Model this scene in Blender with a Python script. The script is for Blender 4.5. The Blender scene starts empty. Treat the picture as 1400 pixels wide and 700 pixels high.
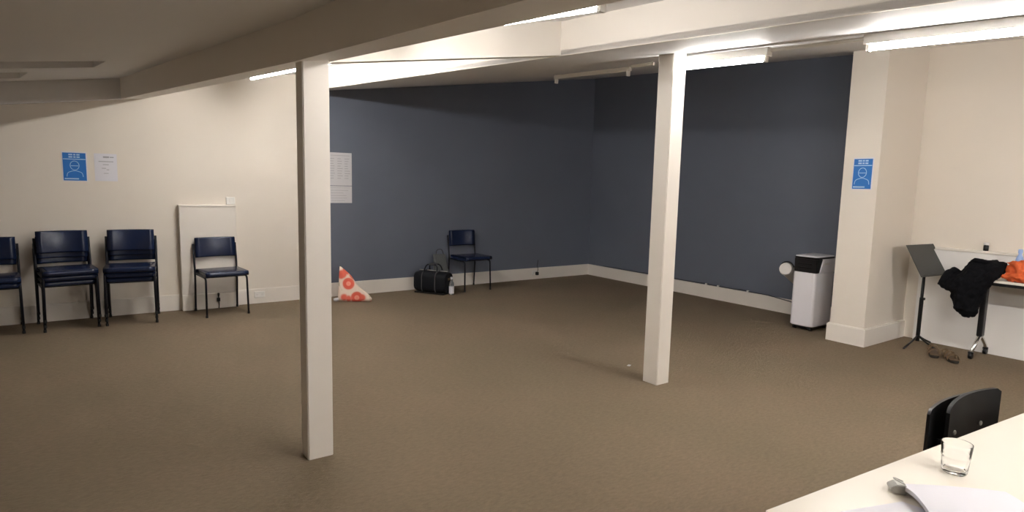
import bpy, bmesh, math, random
from mathutils import Vector, Matrix
random.seed(7)
S = bpy.context.scene
COL = S.collection

# ------------------------------------------------------------------ camera
cam_d = bpy.data.cameras.new('camera')
cam_d.sensor_width = 36.0
cam_d.lens = 21.171
cam_d.clip_start = 0.02
cam = bpy.data.objects.new('camera', cam_d)
COL.objects.link(cam)
PITCH, ROLL, YAW, CAM_H = 0.1167, 0.0240, 0.6166, 1.4478
fw = Vector((math.sin(YAW) * math.cos(PITCH), math.cos(YAW) * math.cos(PITCH), -math.sin(PITCH)))
r0 = Vector((math.cos(YAW), -math.sin(YAW), 0))
u0 = r0.cross(fw)
rv = r0 * math.cos(ROLL) + u0 * math.sin(ROLL)
uv = u0 * math.cos(ROLL) - r0 * math.sin(ROLL)
cam.matrix_world = Matrix(((rv.x, uv.x, -fw.x, 0), (rv.y, uv.y, -fw.y, 0), (rv.z, uv.z, -fw.z, CAM_H), (0, 0, 0, 1)))
S.camera = cam

# ------------------------------------------------------------------ world, exposure
w = bpy.data.worlds.new('world')
S.world = w
w.use_nodes = True
w.node_tree.nodes['Background'].inputs[0].default_value = (0.010, 0.010, 0.011, 1)
w.node_tree.nodes['Background'].inputs[1].default_value = 1.0
S.view_settings.view_transform = 'Standard'
S.view_settings.look = 'None'
S.view_settings.exposure = 2.90
S.view_settings.gamma = 1.0
S.view_settings.use_curve_mapping = False
try:
    S.cycles.max_bounces = 12
    S.cycles.diffuse_bounces = 6
    S.cycles.transmission_bounces = 8
    S.cycles.sample_clamp_indirect = 6.0
    S.cycles.caustics_refractive = True
except Exception:
    pass
# emission of the fluorescent tubes: the visible runs and unseen ones added for light
POWER = dict(far=26.0, hidden=15.0, edge=9.5, corner=19.0, near=24.0, rear_edge=27.0, rear=130.0)


# ------------------------------------------------------------------ materials
def mat(name, col, rough=0.6, metal=0.0, noise=0.0, scale=20.0, bump=0.0, bscale=200.0, spec=0.5, stretch=None, **kw):
    m = bpy.data.materials.new(name)
    m.use_nodes = True
    nt = m.node_tree
    b = nt.nodes['Principled BSDF']
    b.inputs['Base Color'].default_value = (*col, 1)
    b.inputs['Roughness'].default_value = rough
    b.inputs['Metallic'].default_value = metal
    b.inputs['Specular IOR Level'].default_value = spec
    for k, v in kw.items():
        b.inputs[k].default_value = v
    tc = nt.nodes.new('ShaderNodeTexCoord')
    mp = nt.nodes.new('ShaderNodeMapping')
    nt.links.new(tc.outputs['Object'], mp.inputs[0])
    if stretch:
        mp.inputs['Scale'].default_value = stretch
    if noise > 0:
        n = nt.nodes.new('ShaderNodeTexNoise')
        n.inputs['Scale'].default_value = scale
        n.inputs['Detail'].default_value = 5
        nt.links.new(mp.outputs[0], n.inputs['Vector'])
        mx = nt.nodes.new('ShaderNodeMix')
        mx.data_type = 'RGBA'
        mx.inputs[6].default_value = (*[c * (1 - noise) for c in col], 1)
        mx.inputs[7].default_value = (*[min(1, c * (1 + noise)) for c in col], 1)
        nt.links.new(n.outputs['Fac'], mx.inputs[0])
        nt.links.new(mx.outputs[2], b.inputs['Base Color'])
    if bump > 0:
        n2 = nt.nodes.new('ShaderNodeTexNoise')
        n2.inputs['Scale'].default_value = bscale
        n2.inputs['Detail'].default_value = 4
        nt.links.new(mp.outputs[0], n2.inputs['Vector'])
        bp = nt.nodes.new('ShaderNodeBump')
        bp.inputs['Strength'].default_value = bump
        bp.inputs['Distance'].default_value = 0.01
        nt.links.new(n2.outputs['Fac'], bp.inputs['Height'])
        nt.links.new(bp.outputs[0], b.inputs['Normal'])
    return m


def carpet_mat():
    m = mat('carpet', (0.150, 0.112, 0.070), rough=0.95, spec=0.12)
    nt = m.node_tree
    b = nt.nodes['Principled BSDF']
    tc = nt.nodes.new('ShaderNodeTexCoord')
    mp = nt.nodes.new('ShaderNodeMapping')
    mp.inputs['Rotation'].default_value = (0, 0, 0.5)
    mp.inputs['Scale'].default_value = (1.0, 2.6, 1.0)
    nt.links.new(tc.outputs['Object'], mp.inputs[0])
    loops = nt.nodes.new('ShaderNodeTexNoise')
    loops.inputs['Scale'].default_value = 26
    loops.inputs['Detail'].default_value = 6
    loops.inputs['Roughness'].default_value = 0.7
    nt.links.new(mp.outputs[0], loops.inputs['Vector'])
    wear = nt.nodes.new('ShaderNodeTexNoise')
    wear.inputs['Scale'].default_value = 0.9
    wear.inputs['Detail'].default_value = 3
    nt.links.new(tc.outputs['Object'], wear.inputs['Vector'])
    r1 = nt.nodes.new('ShaderNodeValToRGB')
    r1.color_ramp.elements[0].position = 0.3
    r1.color_ramp.elements[0].color = (0.190, 0.147, 0.099, 1)
    r1.color_ramp.elements[1].position = 0.7
    r1.color_ramp.elements[1].color = (0.256, 0.198, 0.135, 1)
    nt.links.new(loops.outputs['Fac'], r1.inputs[0])
    r2 = nt.nodes.new('ShaderNodeValToRGB')
    r2.color_ramp.elements[0].position = 0.35
    r2.color_ramp.elements[0].color = (0.90, 0.91, 0.90, 1)
    r2.color_ramp.elements[1].position = 0.65
    r2.color_ramp.elements[1].color = (1.0, 0.98, 0.98, 1)
    nt.links.new(wear.outputs['Fac'], r2.inputs[0])
    mx = nt.nodes.new('ShaderNodeMix')
    mx.data_type = 'RGBA'
    mx.blend_type = 'MULTIPLY'
    mx.inputs[0].default_value = 1.0
    nt.links.new(r1.outputs[0], mx.inputs[6])
    nt.links.new(r2.outputs[0], mx.inputs[7])
    nt.links.new(mx.outputs[2], b.inputs['Base Color'])
    bp = nt.nodes.new('ShaderNodeBump')
    bp.inputs['Strength'].default_value = 0.6
    bp.inputs['Distance'].default_value = 0.02
    nt.links.new(loops.outputs['Fac'], bp.inputs['Height'])
    nt.links.new(bp.outputs[0], b.inputs['Normal'])
    return m


def emit_mat(name, col, power):
    m = bpy.data.materials.new(name)
    m.use_nodes = True
    b = m.node_tree.nodes['Principled BSDF']
    b.inputs['Base Color'].default_value = (0.9, 0.9, 0.9, 1)
    b.inputs['Emission Color'].default_value = (*col, 1)
    b.inputs['Emission Strength'].default_value = power
    return m


def floral_mat():
    """printed tote fabric: coral roses and grey-green blotches on off-white"""
    m = mat('floral_print', (0.8, 0.72, 0.62), rough=0.8)
    nt = m.node_tree
    b = nt.nodes['Principled BSDF']
    tc = nt.nodes.new('ShaderNodeTexCoord')
    vo = nt.nodes.new('ShaderNodeTexVoronoi')
    vo.inputs['Scale'].default_value = 7.0
    nt.links.new(tc.outputs['Object'], vo.inputs['Vector'])
    rp = nt.nodes.new('ShaderNodeValToRGB')
    e = rp.color_ramp.elements
    e[0].position = 0.0
    e[0].color = (0.80, 0.16, 0.10, 1)
    e[1].position = 1.0
    e[1].color = (0.74, 0.62, 0.52, 1)
    for pos, c in ((0.16, (0.86, 0.36, 0.26, 1)), (0.26, (0.75, 0.10, 0.06, 1)), (0.46, (0.72, 0.14, 0.09, 1)), (0.56, (0.78, 0.62, 0.52, 1)), (0.74, (0.76, 0.64, 0.54, 1)), (0.84, (0.42, 0.36, 0.24, 1)), (0.92, (0.72, 0.40, 0.33, 1))):
        n = e.new(pos)
        n.color = c
    nt.links.new(vo.outputs['Distance'], rp.inputs[0])
    nt.links.new(rp.outputs[0], b.inputs['Base Color'])
    return m


def mesh_mat():
    return mat('grey_mesh_fabric', (0.10, 0.105, 0.105), rough=0.8, noise=0.25, scale=60, bump=0.3, bscale=300)


M = dict(
    cream=mat('cream_wall_paint', (0.75, 0.69, 0.61), rough=0.75, noise=0.015, scale=2, spec=0.25),
    white=mat('white_gloss_paint', (0.78, 0.73, 0.665), rough=0.45, noise=0.012, scale=4),
    ceil=mat('ceiling_paint', (0.74, 0.73, 0.73), rough=0.6, noise=0.015, scale=3),
    blue=mat('slate_blue_wall_paint', (0.134, 0.150, 0.190), rough=0.55, noise=0.05, scale=1.5, spec=0.3),
    carpet=carpet_mat(),
    tube_off=mat('unlit_tube_glass', (0.7, 0.7, 0.68), rough=0.2),
    batten=mat('white_enamel', (0.80, 0.78, 0.74), rough=0.4),
    vinyl=mat('navy_vinyl', (0.008, 0.016, 0.050), rough=0.27, noise=0.12, scale=8, bump=0.06, bscale=90),
    tubing=mat('dark_painted_steel', (0.007, 0.008, 0.014), rough=0.4, spec=0.3),
    rubber=mat('black_rubber', (0.012, 0.012, 0.012), rough=0.8),
    black=mat('black_plastic', (0.006, 0.006, 0.007), rough=0.35, spec=0.35),
    blackmat=mat('matt_black_shell', (0.007, 0.007, 0.0075), rough=0.5, spec=0.16),
    stand=mat('charcoal_metal', (0.045, 0.045, 0.043), rough=0.5),
    acwhite=mat('appliance_white', (0.78, 0.76, 0.80), rough=0.35),
    hose=mat('hose_white', (0.72, 0.69, 0.66), rough=0.5),
    chrome=mat('chrome', (0.75, 0.74, 0.72), rough=0.22, metal=1.0),
    laminate=mat('white_laminate', (0.86, 0.81, 0.72), rough=0.22, noise=0.01, scale=3),
    panel=mat('white_panel_paint', (0.80, 0.775, 0.745), rough=0.5, noise=0.01, scale=3),
    nylon=mat('black_nylon', (0.006, 0.007, 0.010), rough=0.65, spec=0.25, bump=0.2, bscale=80),
    webbing=mat('dark_grey_webbing', (0.05, 0.05, 0.055), rough=0.7),
    jacket=mat('black_fabric', (0.0045, 0.0045, 0.006), rough=0.9, spec=0.12, noise=0.2, scale=20, bump=0.25, bscale=60),
    orange=mat('orange_cloth', (0.66, 0.115, 0.026), rough=0.75, noise=0.12, scale=10, bump=0.15, bscale=60),
    leather=mat('brown_leather', (0.14, 0.085, 0.040), rough=0.55, noise=0.2, scale=30),
    cork=mat('dark_sole', (0.030, 0.022, 0.016), rough=0.8),
    paper=mat('white_paper', (0.72, 0.71, 0.76), rough=0.8),
    paper2=mat('grey_white_paper', (0.60, 0.59, 0.61), rough=0.8),
    ink=mat('grey_ink', (0.36, 0.36, 0.38), rough=0.8),
    pblue=mat('poster_blue', (0.010, 0.150, 0.500), rough=0.55),
    plight=mat('poster_light_print', (0.42, 0.60, 0.80), rough=0.6),
    grey=mat('grey_steel', (0.42, 0.41, 0.38), rough=0.4, metal=0.6),
    glass=mat('clear_glass', (1, 1, 1), rough=0.02, **{'Transmission Weight': 1.0, 'IOR': 1.34}),
    bluebottle=mat('pale_blue_plastic', (0.30, 0.46, 0.80), rough=0.3),
    clear=mat('clear_plastic', (0.85, 0.9, 0.92), rough=0.08, **{'Transmission Weight': 0.85, 'IOR': 1.35}),
    floral=floral_mat(),
    mesh=mesh_mat(),
)


# ------------------------------------------------------------------ helpers
def props(o, label=None, cat=None, group=None, kind=None):
    if label:
        o['label'] = label
    if cat:
        o['category'] = cat
    if group:
        o['group'] = group
    if kind:
        o['kind'] = kind
    return o


def obj(name, bm, m, parent=None, smooth=False, angle=None):
    me = bpy.data.meshes.new(name)
    bmesh.ops.recalc_face_normals(bm, faces=bm.faces[:])
    if smooth:
        for f in bm.faces:
            f.smooth = True
        if angle is not None:
            for e in bm.edges:
                if len(e.link_faces) == 2 and e.calc_face_angle(0) > math.radians(angle):
                    e.smooth = False
    bm.to_mesh(me)
    bm.free()
    for mm in (m if isinstance(m, (list, tuple)) else [m]):
        me.materials.append(mm)
    o = bpy.data.objects.new(name, me)
    COL.objects.link(o)
    if parent:
        o.parent = parent
    return o


def thing(name, label, cat, loc=(0, 0, 0), rz=0.0, group=None):
    o = bpy.data.objects.new(name, None)
    o.empty_display_size = 0.1
    COL.objects.link(o)
    o.location = loc
    o.rotation_euler = (0, 0, rz)
    return props(o, label, cat, group)


def structure(name, bm, m, parent=None, label=None, cat=None, **kw):
    o = obj(name, bm, m, parent, **kw)
    if not parent:
        props(o, label, cat, None, 'structure')
    return o


def add_box(bm, x0, x1, y0, y1, z0, z1):
    v = [bm.verts.new(p) for p in ((x0, y0, z0), (x1, y0, z0), (x1, y1, z0), (x0, y1, z0), (x0, y0, z1), (x1, y0, z1), (x1, y1, z1), (x0, y1, z1))]
    for f in ((0, 3, 2, 1), (4, 5, 6, 7), (0, 1, 5, 4), (1, 2, 6, 5), (2, 3, 7, 6), (3, 0, 4, 7)):
        bm.faces.new([v[i] for i in f])


def box(x0, x1, y0, y1, z0, z1, bev=0.0, seg=2):
    bm = bmesh.new()
    add_box(bm, x0, x1, y0, y1, z0, z1)
    if bev > 0:
        bmesh.ops.bevel(bm, geom=bm.edges[:], offset=bev, segments=seg, profile=0.5, affect='EDGES')
    return bm


def add_prism(bm, pts, zlo, zhi):
    """vertical prism; zlo and zhi are functions of x, y"""
    lo = [bm.verts.new((x, y, zlo(x, y))) for x, y in pts]
    hi = [bm.verts.new((x, y, zhi(x, y))) for x, y in pts]
    n = len(pts)
    bm.faces.new(lo[::-1])
    bm.faces.new(hi)
    for i in range(n):
        bm.faces.new((lo[i], lo[(i + 1) % n], hi[(i + 1) % n], hi[i]))


def add_loft(bm, rings, caps=True):
    vs = [[bm.verts.new(p) for p in r] for r in rings]
    n = len(rings[0])
    for a, b in zip(vs, vs[1:]):
        for i in range(n):
            bm.faces.new((a[i], a[(i + 1) % n], b[(i + 1) % n], b[i]))
    if caps:
        bm.faces.new(vs[0][::-1])
        bm.faces.new(vs[-1])
    return vs


def add_sweep(bm, path, rad, n=8, closed=False):
    P = [Vector(p) for p in path]
    rad = rad if isinstance(rad, (list, tuple)) else [rad] * len(P)
    rings = []
    prev = None
    for i, p in enumerate(P):
        if i == 0:
            t = P[1] - P[0]
        elif i == len(P) - 1:
            t = P[-1] - P[-2]
        else:
            t = (P[i + 1] - P[i]).normalized() + (P[i] - P[i - 1]).normalized()
        t.normalize()
        if prev is None:
            a = Vector((0, 0, 1)) if abs(t.z) < 0.9 else Vector((1, 0, 0))
            u = t.cross(a).normalized()
        else:
            u = (prev - t * prev.dot(t)).normalized()
        prev = u
        v = t.cross(u)
        rings.append([p + (u * math.cos(2 * math.pi * k / n) + v * math.sin(2 * math.pi * k / n)) * rad[i] for k in range(n)])
    add_loft(bm, rings)


def sweep(path, rad, n=8):
    bm = bmesh.new()
    add_sweep(bm, path, rad, n)
    return bm


def round_path(pts, r, seg=4):
    """polyline with its inner corners rounded"""
    P = [Vector(p) for p in pts]
    out = [P[0]]
    for i in range(1, len(P) - 1):
        a = (P[i - 1] - P[i])
        b = (P[i + 1] - P[i])
        d = min(r, a.length * 0.45, b.length * 0.45)
        s, e = P[i] + a.normalized() * d, P[i] + b.normalized() * d
        for k in range(seg + 1):
            t = k / seg
            out.append(s * (1 - t) ** 2 + P[i] * 2 * t * (1 - t) + e * t ** 2)
    out.append(P[-1])
    return out


def lathe(prof, n=24, cap=True):
    bm = bmesh.new()
    add_loft(bm, [[(r * math.cos(2 * math.pi * k / n), r * math.sin(2 * math.pi * k / n), z) for k in range(n)] for r, z in prof], cap)
    return bm


def rrect(w, h, r, n=4):
    pts = []
    for cx, cy, a0 in ((w / 2 - r, h / 2 - r, 0), (-w / 2 + r, h / 2 - r, 90), (-w / 2 + r, -h / 2 + r, 180), (w / 2 - r, -h / 2 + r, 270)):
        for k in range(n + 1):
            a = math.radians(a0 + 90 * k / n)
            pts.append((cx + r * math.cos(a), cy + r * math.sin(a)))
    return pts


def cloth_finish(o, voxel, size, strength):
    """fuse the lumps of a crumpled cloth and give it creases"""
    r = o.modifiers.new('fuse', 'REMESH')
    r.mode = 'VOXEL'
    r.voxel_size = voxel
    r.use_smooth_shade = True
    tx = bpy.data.textures.new('creases', 'CLOUDS')
    tx.noise_scale = size
    tx.noise_depth = 2
    d = o.modifiers.new('creases', 'DISPLACE')
    d.texture = tx
    d.texture_coords = 'LOCAL'
    d.strength = strength
    d.mid_level = 0.5


def shift(bm, loc=(0, 0, 0), rot=None):
    m = Matrix.Translation(loc)
    if rot is not None:
        m = m @ rot
    bmesh.ops.transform(bm, matrix=m, verts=bm.verts[:])
    return bm


def dup(root, loc, rz, label=None, group=None):
    r = root.copy()
    COL.objects.link(r)
    r.location = loc
    r.rotation_euler = (0, 0, rz)
    if label:
        r['label'] = label
    if group:
        r['group'] = group
    for ch in list(root.children):
        c = ch.copy()
        COL.objects.link(c)
        c.parent = r
        for g in list(ch.children):
            d = g.copy()
            COL.objects.link(d)
            d.parent = c
    return r


# ------------------------------------------------------------------ room shell
XL, XR, YF, YB = -3.6, 6.825, -4.2, 7.421
BASE_H = 0.174


def low(x, y):      # underside of the beams and of the lower ceiling: a tilted attic plane
    return 1.6926 + 0.15 * x + 0.064 * y


def high(x, y):     # the upper ceiling between and beside the beams
    return low(x, y) + 0.2


def top(x, y):
    return high(x, y) + 0.12


bm = bmesh.new()
add_box(bm, XL - 0.15, XR + 0.15, YF - 0.15, YB + 0.15, -0.1, 0.0)
structure('floor', bm, M['carpet'], label='brown loop-pile carpet covering the whole room', cat='floor')


def wall(name, segs, label):
    """segs: (footprint polygon, material slot)"""
    bm = bmesh.new()
    mats = []
    for pts, m in segs:
        if m not in mats:
            mats.append(m)
        n0 = len(bm.faces)
        add_prism(bm, pts, lambda x, y: 0.0, top)
        bm.faces.ensure_lookup_table()
        for f in bm.faces[n0:]:
            f.material_index = mats.index(m)
    return structure(name, bm, mats, label=label, cat='wall')


T = 0.12
XBLUE = 2.24
wall('wall_back', [([(XL - T, YB), (XBLUE, YB), (XBLUE, YB + T), (XL - T, YB + T)], M['cream']),
                   ([(XBLUE, YB), (XR + T, YB), (XR + T, YB + T), (XBLUE, YB + T)], M['blue'])],
     'long back wall, cream on one half and slate blue on the other')
YBLUE = 2.9
wall('wall_right', [([(XR, YBLUE), (XR + T, YBLUE), (XR + T, YB), (XR, YB)], M['blue']),
                    ([(XR, YF - T), (XR + T, YF - T), (XR + T, YBLUE), (XR, YBLUE)], M['cream'])],
     'side wall, slate blue behind the pillar and cream beyond it')
wall('wall_left', [([(XL - T, YF - T), (XL, YF - T), (XL, YB), (XL - T, YB)], M['cream'])], 'cream side wall under the low eaves')
wall('wall_front', [([(XL, YF - T), (XR, YF - T), (XR, YF), (XL, YF)], M['blue'])], 'slate blue end wall behind the camera')

# upper ceiling with two skylight recesses, set square to the deep beam
H1 = [(-0.93, 5.17), (0.166, 5.27), (0.098, 5.83), (-1.00, 5.73)]
H2 = [(-1.62, 6.05), (-0.320, 6.18), (-0.415, 6.86), (-1.70, 6.74)]
bm = bmesh.new()
edges = []
for loop in ([(XL - T, YF - T), (2.9, YF - T), (2.9, YB + T), (XL - T, YB + T)], H1, H2):
    vs = [bm.verts.new((x, y, high(x, y))) for x, y in loop]
    edges += [bm.edges.new((vs[k], vs[(k + 1) % 4])) for k in range(4)]
bmesh.ops.triangle_fill(bm, use_beauty=True, use_dissolve=False, edges=edges)
for h in (H1, H2):
    cx, cy = sum(p[0] for p in h) / 4, sum(p[1] for p in h) / 4
    kill = [f for f in bm.faces if all(any(abs(v.co.x - p[0]) + abs(v.co.y - p[1]) < 1e-4 for p in h) for v in f.verts)]
    bmesh.ops.delete(bm, geom=kill, context='FACES_ONLY')
ceiling = structure('ceiling', bm, M['ceil'], label='sloping attic ceiling painted off-white', cat='ceiling')
for h in (H1, H2):
    bm = bmesh.new()
    lo = [bm.verts.new((x, y, high(x, y))) for x, y in h]
    hi = [bm.verts.new((x, y, high(x, y) + 0.30)) for x, y in h]
    for k in range(4):
        bm.faces.new((lo[k], lo[(k + 1) % 4], hi[(k + 1) % 4], hi[k]))
    bm.faces.new(hi)
    obj('skylight_recess', bm, M['ceil'], ceiling)

# lower ceiling over the blue corner, ending in the white fascia
FAS = [(2.12, YB + T), (2.41, 2.93), (2.52, 0.9), (2.60, YF - T)]
bm = bmesh.new()
add_prism(bm, FAS + [(XR + T, YF - T), (XR + T, YB + T)], low, lambda x, y: low(x, y) + 0.03)
structure('ceiling', bm, M['ceil'], label='lower sloping ceiling over the blue corner', cat='ceiling')
bm = bmesh.new()
add_prism(bm, FAS + [(x + 0.03, y) for x, y in FAS[::-1]], lambda x, y: low(x, y) - 0.004, high)
structure('ceiling_beam', bm, M['white'], label='long white fascia at the edge of the lower ceiling', cat='beam')

# beam over the left column, cross beam, bulkhead along the back wall
BL = [(0.313, YB), (0.855, 3.08), (0.94, 1.2), (1.00, YF)]
BR = [(0.56, YB), (1.055, 3.10), (1.225, 1.2), (1.46, YF)]
bm = bmesh.new()
add_prism(bm, BL + BR[::-1], low, lambda x, y: high(x, y) + 0.02)
structure('ceiling_beam', bm, M['white'], label='deep white ceiling beam running over the nearer column', cat='beam')
bm = bmesh.new()
add_prism(bm, [(1.03, 3.174), (2.44, 2.935), (2.46, 3.055), (1.03, 3.294)], low, lambda x, y: high(x, y) + 0.02)
structure('ceiling_beam', bm, M['white'], label='short white cross beam between the deep beam and the fascia', cat='beam')
bm = bmesh.new()
add_prism(bm, [(XL, 7.25), (0.35, 7.25), (0.35, YB), (XL, YB)], low, lambda x, y: high(x, y) + 0.02)
structure('ceiling_beam', bm, M['ceil'], label='shaded bulkhead along the top of the cream wall', cat='beam')


# columns
def column(x0, x1, y0, y1, label):
    bm = bmesh.new()
    add_prism(bm, [(x0, y0), (x1, y0), (x1, y1), (x0, y1)], lambda x, y: 0.0, lambda x, y: low(x, y) + 0.005)
    vert = [e for e in bm.edges if abs(e.verts[0].co.x - e.verts[1].co.x) < 1e-5 and abs(e.verts[0].co.y - e.verts[1].co.y) < 1e-5]
    bmesh.ops.bevel(bm, geom=vert, offset=0.005, segments=2, affect='EDGES')
    return structure('column', bm, M['white'], label=label, cat='column')


column(0.884, 1.016, 3.035, 3.150, 'white square column under the deep beam, the nearer of two')
column(3.393, 3.530, 2.898, 3.035, 'white square column in front of the blue corner wall')

# boxed pillar on the right wall with its tall skirting
PX, PY0, PY1 = 5.985, 2.635, 2.955
bm = bmesh.new()
add_prism(bm, [(PX, PY0), (XR, PY0), (XR, PY1), (PX, PY1)], lambda x, y: 0.0, lambda x, y: low(x, y) + 0.01)
structure('pillar', bm, M['cream'], label='cream boxed pillar between blue wall and cream wall', cat='pillar')


def skirting(name, pts_list, label):
    bm = bmesh.new()
    for x0, x1, y0, y1 in pts_list:
        add_box(bm, x0, x1, y0, y1, 0.0, BASE_H)
    tops = [e for e in bm.edges if all(abs(v.co.z - BASE_H) < 1e-5 for v in e.verts)]
    bmesh.ops.bevel(bm, geom=tops, offset=0.006, segments=2, affect='EDGES')
    return structure(name, bm, M['white'], label=label, cat='skirting')


D = 0.022
skirting('baseboard_back', [(XL, 0.812, YB - D, YB), (1.378, XR, YB - D, YB)], 'white skirting board along the back wall')
skirting('baseboard_right', [(XR - D, XR, PY1 + D, YB - D)], 'white skirting board along the blue side wall')
skirting('baseboard_left', [(XL, XL + D, YF, YB - D)], 'white skirting board along the eaves wall')
bm = bmesh.new()
add_prism(bm, [(PX - D, PY0 - D), (XR, PY0 - D), (XR, PY1 + D), (PX - D, PY1 + D)], lambda x, y: 0, lambda x, y: BASE_H)
tops = [e for e in bm.edges if all(abs(v.co.z - BASE_H) < 1e-5 for v in e.verts)]
bmesh.ops.bevel(bm, geom=tops, offset=0.008, segments=2, affect='EDGES')
structure('trim_1', bm, M['white'], label='white skirting block wrapped round the pillar foot', cat='skirting')

# white boxed panel below the ledge on the cream side wall
bm = box(6.785, XR, YF, 2.52, 0.0, 0.925)
t2 = structure('trim_2', bm, M['panel'], label='white boxed lower panel along the cream wall', cat='panel')
obj('ledge', box(6.77, XR, YF, 2.40, 0.925, 0.95, 0.004), M['white'], t2)

# ------------------------------------------------------------------ boxed panel, switch, sockets on the cream wall
t = thing('boxed_panel', 'white boxed-out panel standing against the cream wall behind a chair', 'panel', (1.095, YB, 0))
obj('panel_face', box(-0.282, 0.282, -0.085, 0, 0.0, 1.135, 0.004), M['white'], t)
obj('top_ledge', box(-0.286, 0.286, -0.092, 0, 1.135, 1.155, 0.004), M['white'], t)
obj('plinth', box(-0.284, 0.284, -0.105, -0.085, 0.0, BASE_H, 0.005), M['white'], t)
t = thing('light_switch', 'small white switch box above the boxed panel', 'switch', (1.335, YB, 1.20))
obj('back_box', box(-0.045, 0.045, -0.035, 0, -0.04, 0.04, 0.005), M['batten'], t)
obj('rocker', box(-0.013, 0.013, -0.042, -0.035, -0.02, 0.02, 0.002), M['batten'], t)
t = thing('power_socket', 'white wall socket on the skirting right of the boxed panel', 'socket', (1.62, YB - D, 0.105))
obj('face_plate', box(-0.058, 0.058, -0.009, 0, -0.036, 0.036, 0.003), M['batten'], t)
for sx in (-0.028, 0.028):
    obj('outlet', box(sx - 0.011, sx + 0.011, -0.011, -0.009, -0.012, 0.010, 0.0), M['hose'], t)
t = thing('power_socket', 'white wall socket with black plug on the blue wall skirting', 'socket', (5.69, YB - D, 0.10))
obj('face_plate', box(-0.058, 0.058, -0.009, 0, -0.036, 0.036, 0.003), M['batten'], t)
obj('outlet', box(-0.045, -0.02, -0.011, -0.009, -0.012, 0.012, 0.0), M['hose'], t)
t = thing('power_plug', 'black plug with a cord going up, in the far skirting socket', 'plug', (5.71, YB - D - 0.009, 0.095))
obj('plug_body', box(-0.022, 0.022, -0.045, 0, -0.03, 0.022, 0.008), M['black'], t)
obj('cord', sweep(round_path([(0.0, -0.03, 0.015), (0.015, -0.03, 0.07), (0.03, 0.020, 0.105), (0.05, 0.024, 0.20)], 0.03), 0.0045, 6), M['black'], t)
t = thing('power_adapter', 'black adapter with coiled cord low on the boxed panel', 'adapter', (1.165, YB - 0.105, 0.10))
obj('adapter_body', box(-0.016, 0.016, -0.028, 0, -0.02, 0.022, 0.005), M['black'], t)
obj('cord', sweep(round_path([(0, -0.015, 0.02), (0.008, -0.02, 0.07), (-0.006, -0.02, 0.075), (0.006, -0.015, -0.05), (0.0, -0.02, -0.097)], 0.02), 0.005, 6), M['black'], t)

# ------------------------------------------------------------------ fluorescent lights


def tube_light(p0, p1, label, lit=True, over=0.11, power=20.0, half=0.018):
    """batten running p0 -> p1 with a tube hung below it; p0, p1 are the tube ends"""
    a, b = Vector(p0), Vector(p1)
    L = (b - a).length
    t = thing('fluorescent_light', label, 'light', a)
    ax = (b - a).normalized()
    side = ax.cross(Vector((0, 0, 1))).normalized()
    up = side.cross(ax)

    def bar(s0, s1, w0, w1, h0, h1):
        bm = bmesh.new()
        add_box(bm, s0, s1, w0, w1, h0, h1)
        m = Matrix(((ax.x, side.x, up.x, 0), (ax.y, side.y, up.y, 0), (ax.z, side.z, up.z, 0), (0, 0, 0, 1)))
        bmesh.ops.transform(bm, matrix=m, verts=bm.verts[:])
        return bm
    obj('batten', bar(-0.03, L + 0.03, -half, half, 0.020, 0.022 + over), M['batten'], t)
    for s in (-0.018, L + 0.002):
        obj('lamp_holder', bar(s, s + 0.016, -0.016, 0.016, -0.018, 0.03), M['batten'], t)
    if lit:
        obj('tube', sweep([(0, 0, 0), tuple(b - a)], 0.0135, 12), emit_mat('fluorescent_tube_glow', (1.0, 0.975, 0.94), power), t, smooth=True, angle=50)
    return t


def mid_line(y):     # run of fittings beside the deep beam
    x = 1.25 + (4.55 - y) * 0.1015
    return Vector((x, y, low(x, y) + 0.06 + 0.035 * max(0.0, y - 1.67)))


def far_line(y):     # its continuation beyond the cross beam
    x = 1.53 + (5.584 - y) * 0.101
    return Vector((x, y, low(x, y) + 0.125))


def right_line(y):   # run of fittings over the blue corner
    x = 3.75 - 0.07 * (y - 1.05)
    return Vector((x, y, 2.243 + 0.0443 * (y - 1.05)))


tube_light(far_line(5.40), far_line(6.60), 'far fluorescent tube peeping out under the deep beam, over the cream wall', over=0.045, power=POWER['far'])
tube_light(far_line(3.85), far_line(5.05), 'added unseen fluorescent tube above the cross beam and deep beam', over=0.045, power=POWER['hidden'])  # unseen tube added to brighten the cream wall
tube_light(mid_line(1.67), mid_line(2.87), 'fluorescent tube behind the deep beam, ending at the cross beam', power=POWER['edge'])
tube_light(mid_line(-1.45), mid_line(-0.25), 'added unseen fluorescent tube beside the deep beam, behind the camera', power=POWER['rear_edge'])  # assumed tube, added to light the front of the nearer column
tube_light(right_line(2.37), right_line(3.10), 'lit fluorescent tube beside the column top, before the blue wall', over=0.05, power=POWER['corner'], half=0.032)
tube_light(right_line(0.62), right_line(1.736), 'long lit fluorescent tube near the pillar and cream wall', over=0.05, power=POWER['near'], half=0.032)
tube_light(right_line(-3.3), right_line(-2.1), 'added unseen fluorescent tube at the end of the room, behind the camera', over=0.05, power=POWER['rear'])  # assumed tube, added to light the pillar face and lower panel
tube_light(right_line(3.52), right_line(4.33), 'fluorescent batten without its tube near the far blue corner', lit=False, over=0.03, half=0.014)
a, b = right_line(1.77), right_line(2.33)
bm = sweep([a + Vector((0, 0, 0.055)), b + Vector((0, 0, 0.055))], 0.012, 8)
props(obj('conduit', bm, M['batten'], smooth=True, angle=50), 'white conduit joining the two lit fluorescent battens', 'conduit')
a, b = right_line(3.26), right_line(3.48)
bm = sweep([a + Vector((0, 0, 0.055)), b + Vector((0, 0, 0.055))], 0.012, 8)
props(obj('conduit', bm, M['batten'], smooth=True, angle=50), 'short white conduit behind the column top, toward the tubeless batten', 'conduit')


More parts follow.
